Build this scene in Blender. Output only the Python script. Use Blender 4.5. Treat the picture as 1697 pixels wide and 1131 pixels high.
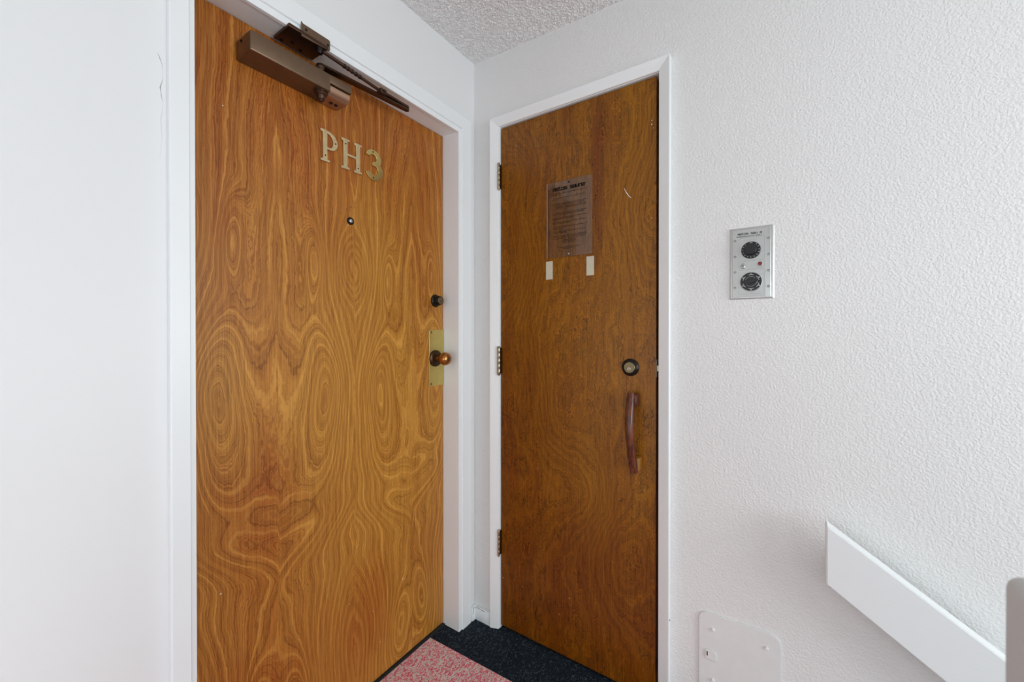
import bpy, bmesh, math, random
import numpy as np
from mathutils import Vector, Matrix

random.seed(7)
for o in list(bpy.data.objects):
    bpy.data.objects.remove(o, do_unlink=True)
S = bpy.context.scene
COL = S.collection
PI = math.pi

# ------------------------------------------------------------------ camera
cam_d = bpy.data.cameras.new('camera')
cam = bpy.data.objects.new('camera', cam_d)
COL.objects.link(cam)
S.camera = cam
cam_d.sensor_width = 36.0
cam_d.lens = 665.0 / 1697.0 * 36.0
cam_d.shift_y = -0.0072
cam_d.clip_start = 0.02
cam.location = (1.061, -1.306, 1.215)
cam.rotation_euler = (math.radians(90 - 0.28), 0, math.radians(33.76))
cam_d.dof.use_dof = True
cam_d.dof.focus_distance = 1.2
cam_d.dof.aperture_fstop = 4.0

# ------------------------------------------------------------------ world, daylight, exposure
W = bpy.data.worlds.new('daylight')
S.world = W
W.use_nodes = True
bg = W.node_tree.nodes['Background']
bg.inputs[0].default_value = (0.90, 0.95, 1.0, 1)
bg.inputs[1].default_value = 1.0


def area(name, loc, rot, sx, sy, power, color):
    d = bpy.data.lights.new(name, 'AREA')
    d.shape = 'RECTANGLE'
    d.size, d.size_y = sx, sy
    d.energy = power
    d.color = color
    o = bpy.data.objects.new(name, d)
    o.location = loc
    o.rotation_euler = rot
    COL.objects.link(o)
    return o


# light from three added, unseen windows: stair key, hall fill, back fill
area('added_key_stair_window', (3.36, -0.80, 1.30), (0, math.radians(90), 0), 1.10, 0.95, 46.0, (0.905, 0.975, 1.0))
area('added_fill_hall_window', (3.36, -2.35, 0.75), (0, math.radians(90), 0), 1.2, 1.0, 15.0, (0.905, 0.975, 1.0))
area('added_fill_back_window', (1.2, -3.15, 0.85), (math.radians(90), 0, 0), 2.4, 1.3, 19.0, (0.85, 0.965, 1.0))
S.view_settings.view_transform = 'Standard'
S.view_settings.look = 'None'
S.view_settings.gamma = 1.0
S.view_settings.use_curve_mapping = False
S.view_settings.exposure = -0.42

# ------------------------------------------------------------------ key planes (metres)
XA, YB = -0.025, 0.0285        # wall faces: left wall x = XA, right wall y = YB
XD, YD = -0.098, 0.033         # door faces
CEIL = 2.352


# ------------------------------------------------------------------ material helpers
class NT:
    def __init__(self, name):
        self.m = bpy.data.materials.new(name)
        self.m.use_nodes = True
        self.t = self.m.node_tree
        self.b = self.t.nodes['Principled BSDF']
        self.out = self.t.nodes['Material Output']

    def n(self, typ, **kw):
        nd = self.t.nodes.new(typ)
        for k, v in kw.items():
            setattr(nd, k, v)
        return nd

    def put(self, sock, val):
        if hasattr(val, 'is_linked') or isinstance(val, bpy.types.NodeSocket):
            self.t.links.new(val, sock)
        else:
            sock.default_value = val

    def math(self, op, a, b=None, c=None, clamp=False):
        nd = self.n('ShaderNodeMath', operation=op, use_clamp=clamp)
        self.put(nd.inputs[0], a)
        if b is not None:
            self.put(nd.inputs[1], b)
        if c is not None:
            self.put(nd.inputs[2], c)
        return nd.outputs[0]

    def mix(self, f, a, b, blend='MIX'):
        nd = self.n('ShaderNodeMix', data_type='RGBA', blend_type=blend)
        self.put(nd.inputs[0], f)
        for s, v in ((nd.inputs[6], a), (nd.inputs[7], b)):
            if isinstance(v, (tuple, list)):
                s.default_value = (*v[:3], 1)
            else:
                self.t.links.new(v, s)
        return nd.outputs[2]

    def coord(self, scale=(1, 1, 1), loc=(0, 0, 0)):
        if not hasattr(self, '_tc'):
            g = self.n('ShaderNodeNewGeometry')
            self._tc = g.outputs['Position']
        mp = self.n('ShaderNodeMapping')
        mp.inputs['Scale'].default_value = scale
        mp.inputs['Location'].default_value = loc
        self.t.links.new(self._tc, mp.inputs['Vector'])
        return mp.outputs[0]

    def noise(self, vec, scale=1.0, detail=2.0, rough=0.5, dist=0.0):
        nd = self.n('ShaderNodeTexNoise')
        self.t.links.new(vec, nd.inputs['Vector'])
        nd.inputs['Scale'].default_value = scale
        nd.inputs['Detail'].default_value = detail
        nd.inputs['Roughness'].default_value = rough
        nd.inputs['Distortion'].default_value = dist
        return nd.outputs[0]

    def ramp(self, fac, stops):
        nd = self.n('ShaderNodeValToRGB')
        self.t.links.new(fac, nd.inputs[0])
        e = nd.color_ramp.elements
        while len(e) > 1:
            e.remove(e[-1])
        for i, (p, c) in enumerate(stops):
            el = e[0] if i == 0 else e.new(p)
            el.position = p
            if not isinstance(c, (tuple, list)):
                c = (c, c, c)
            el.color = (*c[:3], 1)
        return nd.outputs[0]

    def step(self, fac, lo, hi, a=0.0, b=1.0):
        nd = self.n('ShaderNodeMapRange', interpolation_type='SMOOTHSTEP')
        self.put(nd.inputs[0], fac)
        nd.inputs[1].default_value = lo
        nd.inputs[2].default_value = hi
        nd.inputs[3].default_value = a
        nd.inputs[4].default_value = b
        return nd.outputs[0]

    def bump(self, h, strength=0.3, dist=0.001):
        nd = self.n('ShaderNodeBump')
        nd.inputs['Strength'].default_value = strength
        nd.inputs['Distance'].default_value = dist
        self.t.links.new(h, nd.inputs['Height'])
        self.t.links.new(nd.outputs[0], self.b.inputs['Normal'])

    def base(self, col, rough=0.5, metal=0.0, spec=0.5):
        if isinstance(col, (tuple, list)):
            self.b.inputs['Base Color'].default_value = (*col[:3], 1)
        else:
            self.t.links.new(col, self.b.inputs['Base Color'])
        self.put(self.b.inputs['Roughness'], rough)
        self.b.inputs['Metallic'].default_value = metal
        self.b.inputs['Specular IOR Level'].default_value = spec
        return self


def srgb(r, g, b):
    f = lambda c: (c / 255 / 12.92) if c / 255 <= 0.04045 else ((c / 255 + 0.055) / 1.055) ** 2.4
    return (f(r), f(g), f(b))


M = {}


def simple(name, col, rough=0.5, metal=0.0, spec=0.5, grime=0.0, gs=60.0, bump=0.0):
    t = NT(name)
    if grime > 0:
        n = t.noise(t.coord(), gs, 4.0, 0.6)
        c = t.mix(t.step(n, 0.35, 0.7), tuple(x * (1 - grime) for x in col), col)
        t.base(c, rough, metal, spec)
        if bump:
            t.bump(n, bump, 0.0006)
    else:
        t.base(col, rough, metal, spec)
    M[name] = t.m
    return t


# orange-peel wall paint (right wall)
t = NT('textured_wall_paint')
v = t.coord()
n1 = t.noise(v, 185.0, 2.5, 0.5, 0.2)
n2 = t.noise(t.coord(loc=(3, 5, 1)), 60.0, 2.0, 0.5)
h = t.math('ADD', t.step(n1, 0.30, 0.70), t.math('MULTIPLY', n2, 0.6))
n3 = t.noise(v, 2.0, 2.0)
t.base(t.mix(n3, (0.79, 0.785, 0.775), (0.83, 0.825, 0.815)), 0.55, 0, 0.35)
t.bump(h, 0.42, 0.0018)
M['wall_tex'] = t.m
# smooth wall paint (left wall)
t = NT('smooth_wall_paint')
n1 = t.noise(t.coord((1, 1, 0.5)), 70.0, 3.0)
n3 = t.noise(t.coord(), 1.7, 2.0)
t.base(t.mix(n3, (0.80, 0.80, 0.805), (0.84, 0.84, 0.84)), 0.5, 0, 0.35)
t.bump(n1, 0.10, 0.0015)
M['wall_smooth'] = t.m
# popcorn ceiling
t = NT('popcorn_ceiling')
v = t.coord()
vo = t.n('ShaderNodeTexVoronoi')
vo.inputs['Scale'].default_value = 120.0
t.t.links.new(v, vo.inputs['Vector'])
n1 = t.noise(v, 75.0, 3.0, 0.6)
h = t.math('ADD', t.math('MULTIPLY', t.math('SUBTRACT', 1.0, vo.outputs[0]), 0.7), t.step(n1, 0.4, 0.7))
t.base((0.88, 0.88, 0.875), 0.8, 0, 0.2)
t.bump(h, 0.8, 0.004)
M['ceiling'] = t.m
# gloss trim paint
t = NT('trim_paint')
n1 = t.noise(t.coord((60, 60, 4)), 1.0, 3.0)
n2 = t.noise(t.coord(), 3.0, 2.0)
t.base(t.mix(n2, (0.85, 0.87, 0.88), (0.885, 0.905, 0.915)), 0.34, 0, 0.5)
t.bump(n1, 0.10, 0.0010)
M['trim'] = t.m
t = NT('rail_paint')
n1 = t.noise(t.coord((8, 60, 60)), 3.0, 4.0, 0.65)
t.base((0.83, 0.845, 0.85), 0.42, 0, 0.45)
t.bump(n1, 0.2, 0.0012)
M['rail'] = t.m
simple('post_paint', (0.60, 0.595, 0.59), 0.5, 0, 0.4)
simple('panel_paint', (0.80, 0.80, 0.79), 0.42, 0, 0.4, 0.03, 25.0, 0.15)
simple('crack_grime', (0.22, 0.21, 0.20), 0.9)
simple('dark_gap', (0.02, 0.018, 0.016), 0.9)

# carpets
t = NT('navy_carpet')
v = t.coord()
vo = t.n('ShaderNodeTexVoronoi')
vo.inputs['Scale'].default_value = 260.0
t.t.links.new(t.coord((1.0, 0.62, 1)), vo.inputs['Vector'])
n1 = t.noise(v, 210.0, 2.0)
n2 = t.noise(v, 9.0, 3.0)
c = t.mix(t.step(n1, 0.42, 0.72), (0.006, 0.010, 0.017), (0.030, 0.045, 0.062))
c = t.mix(t.step(n2, 0.45, 0.8), c, (0.012, 0.022, 0.030))
wn = t.n('ShaderNodeTexWhiteNoise')
t.t.links.new(vo.outputs['Position'], wn.inputs['Vector'])
c = t.mix(t.step(wn.outputs[0], 0.80, 0.98), c, (0.060, 0.078, 0.092))
t.base(c, 0.95, 0, 0.15)
t.bump(t.math('SUBTRACT', 1.0, vo.outputs[0]), 0.9, 0.004)
M['carpet_navy'] = t.m
t = NT('red_grey_carpet')
v = t.coord((1.0, 0.45, 1))
vo = t.n('ShaderNodeTexVoronoi')
vo.inputs['Scale'].default_value = 380.0
t.t.links.new(v, vo.inputs['Vector'])
wn = t.n('ShaderNodeTexWhiteNoise')
t.t.links.new(vo.outputs['Position'], wn.inputs['Vector'])
n1 = t.noise(v, 110.0, 2.0)
sel = t.math('ADD', t.math('MULTIPLY', wn.outputs[0], 0.6), t.math('MULTIPLY', n1, 0.8))
c = t.ramp(sel, [(0.30, srgb(190, 162, 156)), (0.52, srgb(232, 218, 210)), (0.66, srgb(236, 224, 216)), (0.73, srgb(236, 140, 150)), (0.95, srgb(226, 100, 118))])
t.base(c, 0.95, 0, 0.15)
t.bump(t.math('SUBTRACT', 1.0, vo.outputs[0]), 0.9, 0.003)
M['carpet_red'] = t.m

# metals and small stuff
simple('bronze_paint', srgb(128, 106, 86), 0.38, 0.85, 0.5, 0.08, 40)
simple('bronze_arm', srgb(84, 62, 50), 0.36, 0.85, 0.5)
simple('copper_valve', srgb(172, 138, 114), 0.30, 0.75, 0.5)
simple('dark_steel', srgb(46, 40, 38), 0.35, 0.8)
simple('brass_letter', srgb(222, 200, 156), 0.42, 0.9, 0.5, 0.15, 90)
simple('brass_numeral', srgb(214, 188, 120), 0.26, 0.95, 0.5, 0.1, 60)
simple('brass_plate', srgb(206, 186, 112), 0.33, 0.85, 0.5, 0.08, 30)
simple('brass_knob', srgb(190, 130, 72), 0.24, 0.95, 0.5, 0.2, 120)
simple('antique_brass', srgb(84, 66, 46), 0.32, 0.85, 0.5, 0.25, 120)
simple('black_bronze', srgb(40, 34, 30), 0.36, 0.7)
simple('cylinder_brass', srgb(128, 112, 84), 0.34, 0.9, 0.5, 0.2, 200)
simple('hinge_steel', srgb(176, 164, 142), 0.30, 0.9, 0.5, 0.2, 160)
simple('hinge_painted', (0.62, 0.62, 0.60), 0.45, 0, 0.4)
simple('steel', srgb(198, 197, 194), 0.28, 0.9, 0.5, 0.06, 40)
simple('steel_face', srgb(192, 192, 189), 0.40, 0.65, 0.5, 0.06, 300)
simple('rivet_steel', srgb(160, 160, 158), 0.35, 0.7)
simple('lens', srgb(190, 190, 195), 0.08, 0.9)
simple('black_plastic', (0.008, 0.008, 0.009), 0.28)
simple('black_ink', (0.004, 0.004, 0.004), 0.8, 0, 0.1)
simple('white_ink', (0.75, 0.75, 0.72), 0.6)
simple('faint_ink', (0.30, 0.30, 0.29), 0.6)
simple('red_jewel', srgb(140, 40, 52), 0.15)
simple('foam_tape', srgb(206, 200, 178), 0.7, 0, 0.3, 0.06, 80)
simple('chip_white', (0.75, 0.72, 0.66), 0.7)
simple('screw_paint', (0.78, 0.78, 0.77), 0.35)

# clear acrylic
t = NT('clear_acrylic')
tr = t.n('ShaderNodeBsdfTransparent')
tr.inputs[0].default_value = (0.985, 0.975, 0.96, 1)
gl = t.n('ShaderNodeBsdfGlossy')
gl.inputs['Roughness'].default_value = 0.03
df = t.n('ShaderNodeBsdfDiffuse')
df.inputs[0].default_value = (0.75, 0.72, 0.68, 1)
fr = t.n('ShaderNodeFresnel')
fr.inputs[0].default_value = 1.36
m1 = t.n('ShaderNodeMixShader')
m1.inputs[0].default_value = 0.02
t.t.links.new(tr.outputs[0], m1.inputs[1])
t.t.links.new(df.outputs[0], m1.inputs[2])
m2 = t.n('ShaderNodeMixShader')
t.t.links.new(fr.outputs[0], m2.inputs[0])
t.t.links.new(m1.outputs[0], m2.inputs[1])
t.t.links.new(gl.outputs[0], m2.inputs[2])
t.t.links.new(m2.outputs[0], t.out.inputs[0])
M['acrylic'] = t.m
simple('acrylic_edge', srgb(200, 190, 170), 0.3)

# window glass
t = NT('window_glass')
tr = t.n('ShaderNodeBsdfTransparent')
gl = t.n('ShaderNodeBsdfGlossy')
gl.inputs['Roughness'].default_value = 0.0
m1 = t.n('ShaderNodeMixShader')
m1.inputs[0].default_value = 0.06
t.t.links.new(tr.outputs[0], m1.inputs[1])
t.t.links.new(gl.outputs[0], m1.inputs[2])
t.t.links.new(m1.outputs[0], t.out.inputs[0])
M['glass'] = t.m


# rotary-cut birch veneer: the door mesh carries the growth-ring height in the attribute "ring",
# the material turns it into rings, fibres, pores and tone
def veneer(name, axis, pal, ring_gain, line_w, warp, fib, rough, tone_scale, ramp_lo, ramp_hi, fleck):
    t = NT(name)
    ra = t.n('ShaderNodeAttribute', attribute_name='ring').outputs['Fac']
    to = t.n('ShaderNodeAttribute', attribute_name='tone').outputs['Fac']
    hz = 0 if axis == 'x' else 1          # horizontal axis of the face
    sc = lambda a, b: (a, 1, b) if axis == 'x' else (1, a, b)
    nl = t.noise(t.coord(sc(5.0, 1.5)), 1.0, 3.0, 0.55)
    nm = t.noise(t.coord(sc(26, 11), (2, 1, 4)), 1.0, 3.0, 0.6, 0.3)
    nf = t.noise(t.coord(sc(120, 40), (5, 5, 5)), 1.0, 2.0, 0.6)
    h = t.math('ADD', ra, t.math('MULTIPLY', t.math('SUBTRACT', nl, 0.5), warp[0]))
    h = t.math('ADD', h, t.math('MULTIPLY', t.math('SUBTRACT', nm, 0.5), warp[1]))
    h = t.math('ADD', h, t.math('MULTIPLY', t.math('SUBTRACT', nf, 0.5), warp[2]))
    ph = t.math('MULTIPLY', h, ring_gain * 2 * PI)
    s1 = t.math('MULTIPLY_ADD', t.math('SINE', ph), 0.5, 0.5)
    s2 = t.math('MULTIPLY_ADD', t.math('SINE', t.math('MULTIPLY_ADD', ph, 2.37, 1.1)), 0.5, 0.5)
    s3 = t.math('MULTIPLY_ADD', t.math('SINE', t.math('MULTIPLY', ph, 0.41)), 0.5, 0.5)
    gb = t.n('ShaderNodeTexNoise', noise_dimensions='1D')
    t.put(gb.inputs['W'], t.math('MULTIPLY', h, ring_gain * 1.9))
    gb.inputs['Detail'].default_value = 4.0
    gb.inputs['Roughness'].default_value = 0.62
    band = t.step(gb.outputs[0], 0.32, 0.68)
    gc = t.n('ShaderNodeTexNoise', noise_dimensions='1D')
    t.put(gc.inputs['W'], t.math('MULTIPLY_ADD', h, ring_gain * 0.9, 31.7))
    rv = t.step(gc.outputs[0], 0.36, 0.62)
    line = t.math('MULTIPLY', t.math('POWER', s1, line_w), t.math('MULTIPLY_ADD', rv, 0.95, 0.08))
    line2 = t.math('POWER', s2, line_w * 1.3)
    # fibres
    f1 = t.noise(t.coord(sc(420, 9), (1, 2, 3)), 1.0, 3.0, 0.65)
    f3 = t.noise(t.coord(sc(130, 5), (4, 1, 6)), 1.0, 4.0, 0.7)
    f2 = t.noise(t.coord(sc(900, 40), (7, 2, 9)), 1.0, 2.0, 0.6)
    tn = t.noise(t.coord(sc(*tone_scale), (9, 4, 2)), 1.0, 4.0, 0.6)
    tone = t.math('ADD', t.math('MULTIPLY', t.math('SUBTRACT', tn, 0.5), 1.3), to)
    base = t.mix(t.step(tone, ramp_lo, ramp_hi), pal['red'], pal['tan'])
    base = t.mix(t.math('MULTIPLY', s3, 0.45), base, pal['mid'])
    lit = t.mix(0.62, t.mix(1.0, base, (1.25, 1.25, 1.25), 'MULTIPLY'), pal['light'])
    dk = t.math('MULTIPLY', t.math('SUBTRACT', 1.0, t.step(s1, 0.0, 0.5)), pal['dark_amt'])
    c = t.mix(dk, base, pal['dark'])
    c = t.mix(t.math('MULTIPLY', t.math('SUBTRACT', 1.0, band), pal['band_amt']), c, pal['dark'])
    c = t.mix(t.math('MULTIPLY', band, pal['band_amt'] * 0.55), c, lit)
    c = t.mix(t.math('MULTIPLY', t.step(f3, 0.50, 0.75), fib), c, pal['dark'])
    c = t.mix(t.math('MULTIPLY', t.step(f3, 0.50, 0.25), fib * 0.6), c, lit)
    lm = t.step(t.noise(t.coord(sc(9, 5), (3, 8, 1)), 1.0, 2.0), 0.22, 0.54)
    c = t.mix(t.math('MULTIPLY', t.math('MULTIPLY', line, lm), pal['light_amt']), c, lit)
    c = t.mix(t.math('MULTIPLY', t.math('MULTIPLY', line2, t.math('SUBTRACT', 1.0, lm)), pal['light_amt'] * 0.6), c, lit)
    c = t.mix(t.math('MULTIPLY', t.step(f1, 0.48, 0.72), fib), c, pal['dark'])
    c = t.mix(t.math('MULTIPLY', t.step(f1, 0.52, 0.28), fib * 0.7), c, lit)
    c = t.mix(t.math('MULTIPLY', t.step(f2, 0.58, 0.74), fleck), c, pal['pore'])
    rr = t.math('MULTIPLY_ADD', t.noise(t.coord(sc(7, 4)), 1.0, 3.0), 0.16, rough)
    t.base(c, rr, 0, 0.32)
    t.bump(t.math('ADD', f1, t.math('MULTIPLY', f2, 0.6)), 0.10, 0.0005)
    M[name] = t.m


veneer('birch_veneer', 'y',
       dict(red=srgb(160, 72, 4), tan=srgb(198, 136, 52), mid=srgb(168, 100, 28), dark=srgb(98, 48, 7), dark_amt=0.24, band_amt=0.46,
            light=srgb(228, 172, 84), light_amt=0.66, pore=srgb(86, 44, 8)),
       0.72, 6.5, (1.4, 0.6, 0.32), 0.42, 0.33, (3.0, 1.3), -0.35, 0.40, 0.36)
veneer('stained_veneer', 'x',
       dict(red=srgb(110, 44, 0), tan=srgb(162, 102, 8), mid=srgb(138, 78, 4), dark=srgb(50, 22, 1), dark_amt=0.32, band_amt=0.60,
            light=srgb(184, 120, 20), light_amt=0.20, pore=srgb(38, 18, 2)),
       1.1, 3.0, (3.6, 2.1, 0.5), 0.42, 0.30, (9.0, 1.3), -0.22, 0.38, 0.55)

t = NT('handle_wood')
n1 = t.noise(t.coord((160, 160, 14)), 1.0, 4.0, 0.6)
t.base(t.mix(t.step(n1, 0.38, 0.66), srgb(66, 28, 16), srgb(116, 56, 30)), 0.28, 0, 0.5)
M['handle_wood'] = t.m
t = NT('block_wood')
n1 = t.noise(t.coord((160, 160, 14)), 1.0, 4.0, 0.6)
t.base(t.mix(n1, srgb(120, 74, 24), srgb(168, 116, 48)), 0.4)
M['block_wood'] = t.m


# ------------------------------------------------------------------ mesh helpers
def wloc(o):
    p = Vector((0, 0, 0))
    while o:
        p += o.location
        o = o.parent
    return p


def link(name, me, mat, parent=None, smooth=None):
    me.materials.clear()
    me.materials.append(M[mat])
    o = bpy.data.objects.new(name, me)
    COL.objects.link(o)
    if parent:
        me.transform(Matrix.Translation(-wloc(parent)))
        o.parent = parent
    if smooth:
        me.shade_smooth()
        try:
            me.set_sharp_from_angle(angle=math.radians(smooth))
        except Exception:
            pass
    return o


def obj(name, bm, mat, parent=None, smooth=35):
    bmesh.ops.recalc_face_normals(bm, faces=bm.faces)
    me = bpy.data.meshes.new(name)
    bm.to_mesh(me)
    bm.free()
    return link(name, me, mat, parent, smooth)


def thing(name, label, cat, loc, group=None):
    o = bpy.data.objects.new(name, None)
    o.empty_display_size = 0.02
    o.location = loc
    COL.objects.link(o)
    return tag(o, label, cat, group)


def tag(o, label, cat=None, group=None):
    o['label'] = label
    if cat:
        o['category'] = cat
    if group:
        o['group'] = group
    return o


def struct(o, label=None):
    o['kind'] = 'structure'
    if label:
        o['label'] = label
    return o


def B(lo, hi, bev=0.0, seg=2, bm=None):
    nb = bmesh.new()
    bmesh.ops.create_cube(nb, size=1.0)
    for v in nb.verts:
        for i in range(3):
            v.co[i] = lo[i] if v.co[i] < 0 else hi[i]
    if bev > 0:
        bmesh.ops.bevel(nb, geom=list(nb.edges), offset=bev, segments=seg, affect='EDGES', profile=0.5)
    if bm is None:
        return nb
    return merge(bm, nb)


def merge(bm, nb):
    me = bpy.data.meshes.new('tmp')
    nb.to_mesh(me)
    nb.free()
    bm.from_mesh(me)
    bpy.data.meshes.remove(me)
    return bm


def frame(axis):
    a = Vector(axis).normalized()
    u = a.cross(Vector((0, 0, 1)))
    if u.length < 1e-4:
        u = Vector((1, 0, 0))
    u.normalize()
    return a, u, a.cross(u)


def lathe(prof, org, axis, seg=32, bm=None):
    """revolve (radius, height) pairs about an axis through org"""
    a, u, w = frame(axis)
    nb = bm or bmesh.new()
    rings = []
    for r, h in prof:
        c = Vector(org) + a * h
        if r < 1e-6:
            rings.append([nb.verts.new(c)])
        else:
            rings.append([nb.verts.new(c + (u * math.cos(2 * PI * k / seg) + w * math.sin(2 * PI * k / seg)) * r) for k in range(seg)])
    for p, q in zip(rings, rings[1:]):
        for k in range(seg):
            k2 = (k + 1) % seg
            if len(p) == 1 and len(q) == 1:
                continue
            if len(p) == 1:
                nb.faces.new((p[0], q[k], q[k2]))
            elif len(q) == 1:
                nb.faces.new((p[k], p[k2], q[0]))
            else:
                nb.faces.new((p[k], p[k2], q[k2], q[k]))
    for rg, rev in ((rings[0], True), (rings[-1], False)):
        if len(rg) > 1:
            nb.faces.new(rg[::-1] if rev else rg)
    return nb


def sweep(pts, radii, seg=14, flat=1.0, side=(0, 0, 1), bm=None):
    """tube through points; section radius r, r*flat along `side`"""
    nb = bm or bmesh.new()
    P = [Vector(p) for p in pts]
    rings = []
    for i, p in enumerate(P):
        d = (P[min(i + 1, len(P) - 1)] - P[max(i - 1, 0)]).normalized()
        s = Vector(side)
        s = (s - d * s.dot(d)).normalized()
        q = d.cross(s)
        r = radii[i] if isinstance(radii, (list, tuple)) else radii
        rings.append([nb.verts.new(p + (q * math.cos(2 * PI * k / seg) + s * flat * math.sin(2 * PI * k / seg)) * r) for k in range(seg)])
    for a, b in zip(rings, rings[1:]):
        for k in range(seg):
            nb.faces.new((a[k], a[(k + 1) % seg], b[(k + 1) % seg], b[k]))
    nb.faces.new(rings[0][::-1])
    nb.faces.new(rings[-1])
    return nb


MATA = lambda u, v, x: Matrix(((0, 0, 1, x), (1, 0, 0, u), (0, 1, 0, v), (0, 0, 0, 1)))      # local (x,y,z) -> left wall (right = +y, up = z, out = +x)
MATB = lambda u, v, y: Matrix(((1, 0, 0, u), (0, 0, -1, y), (0, 1, 0, v), (0, 0, 0, 1)))     # -> right wall (right = +x, up = z, out = -y)


def flatshape(polys, depth, bev, mat4, name='shape', res=2):
    """polygons (first outline, then holes) extruded along +z from 0 to depth"""
    cu = bpy.data.curves.new('tmpc', 'CURVE')
    cu.dimensions = '2D'
    cu.fill_mode = 'BOTH'
    cu.extrude = max(depth / 2 - bev, 1e-5)
    cu.bevel_depth = bev
    cu.bevel_resolution = res
    cu.offset = -bev
    for poly in polys:
        sp = cu.splines.new('POLY')
        sp.points.add(len(poly) - 1)
        for i, (x, y) in enumerate(poly):
            sp.points[i].co = (x, y, 0, 1)
        sp.use_cyclic_u = True
    return curve_mesh(cu, mat4, depth / 2, name)


def curve_mesh(cu, mat4, zoff, name):
    o = bpy.data.objects.new('tmpc', cu)
    COL.objects.link(o)
    dg = bpy.context.evaluated_depsgraph_get()
    me = bpy.data.meshes.new_from_object(o.evaluated_get(dg))
    bpy.data.objects.remove(o, do_unlink=True)
    bpy.data.curves.remove(cu)
    me.name = name
    me.transform(Matrix.Translation((0, 0, zoff)))
    me.transform(mat4)
    return me


def text_mesh(s, size, mat4, name='lettering', align='CENTER', depth=0.0002, sx=1.0):
    cu = bpy.data.curves.new('tmpt', 'FONT')
    cu.body = s
    cu.size = size
    cu.align_x = align
    cu.align_y = 'CENTER'
    cu.extrude = depth
    me = curve_mesh(cu, Matrix.Identity(4), 0.0, name)
    me.transform(Matrix.Diagonal((sx, 1, 1, 1)))
    me.transform(mat4)
    return me


def arc(cx, cy, r, a0, a1, n):
    return [(cx + r * math.cos(math.radians(a0 + (a1 - a0) * i / n)), cy + r * math.sin(math.radians(a0 + (a1 - a0) * i / n))) for i in range(n + 1)]


def rrect(x0, y0, x1, y1, r, n=6):
    return arc(x1 - r, y0 + r, r, -90, 0, n) + arc(x1 - r, y1 - r, r, 0, 90, n) + arc(x0 + r, y1 - r, r, 90, 180, n) + arc(x0 + r, y0 + r, r, 180, 270, n)


def boxes(name, lst, mat, parent=None, smooth=None):
    bm = bmesh.new()
    for lo, hi in lst:
        B(lo, hi, 0, bm=bm)
    return obj(name, bm, mat, parent, smooth)


# ------------------------------------------------------------------ room shell
ST = 1.26            # landing edge: stairs go down from here along the right wall
bm = bmesh.new()
B((-0.30, -3.2, -0.12), (ST, 0.20, -0.004), bm=bm)
B((ST, -3.2, -0.12), (3.4, -0.776, -0.004), bm=bm)
struct(obj('floor', bm, 'dark_gap', smooth=None), 'floor slab of the landing under the carpet')
# carpets (laid on the floor, meeting in a straight seam)
bm = bmesh.new()
vs = [(-0.112, -0.168), (ST, -0.120), (ST, 0.075), (-0.112, 0.075)]
for z in (-0.004, 0.0):
    for x, y in vs:
        bm.verts.new((x, y, z))
bm.verts.ensure_lookup_table()
bm.faces.new([bm.verts[i] for i in (4, 5, 6, 7)])
bm.faces.new([bm.verts[i] for i in (3, 2, 1, 0)])
for i in range(4):
    bm.faces.new([bm.verts[j] for j in (i, (i + 1) % 4, 4 + (i + 1) % 4, 4 + i)])
tag(obj('carpet_border', bm, 'carpet_navy', smooth=None), 'dark navy looped carpet strip along the foot of the sauna door', 'carpet')
bm = bmesh.new()
vs = [(-0.112, -3.1), (ST, -3.1), (ST, -0.1205), (-0.112, -0.1685)]
for z in (-0.004, 0.0005):
    for x, y in vs:
        bm.verts.new((x, y, z))
bm.verts.ensure_lookup_table()
bm.faces.new([bm.verts[i] for i in (4, 5, 6, 7)])
bm.faces.new([bm.verts[i] for i in (3, 2, 1, 0)])
for i in range(4):
    bm.faces.new([bm.verts[j] for j in (i, (i + 1) % 4, 4 + (i + 1) % 4, 4 + i)])
tag(obj('hall_carpet', bm, 'carpet_red', smooth=None), 'red and grey flecked hall carpet in front of the entry door', 'carpet')

# stairs going down to the right
bm = bmesh.new()
for k in range(7):
    x0 = ST + 0.27 * k
    z1 = -0.004 - 0.185 * (k + 1)
    B((x0, -0.775, -1.6), (x0 + 0.27 if k < 6 else 3.4, YB + 0.02, z1), bm=bm)
struct(obj('floor_stairs', bm, 'carpet_navy', smooth=None), 'carpeted stairs going down beside the handrail')

# ceiling, a little out of level like the old building it is in
CS = -0.0352
bm = bmesh.new()
for z in (0.0, 0.15):
    for x, y in ((-0.2, -3.3), (3.6, -3.3), (3.6, 0.2), (-0.2, 0.2)):
        bm.verts.new((x, y, CEIL + 0.0005 + (x - XA) * CS * (1 if x < 3 else 1) + z))
bm.verts.ensure_lookup_table()
for q in ((0, 1, 2, 3), (7, 6, 5, 4), (0, 4, 5, 1), (1, 5, 6, 2), (2, 6, 7, 3), (3, 7, 4, 0)):
    bm.faces.new([bm.verts[i] for i in q])
struct(obj('ceiling', bm, 'ceiling', smooth=None), 'bumpy grey white popcorn ceiling')

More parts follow.
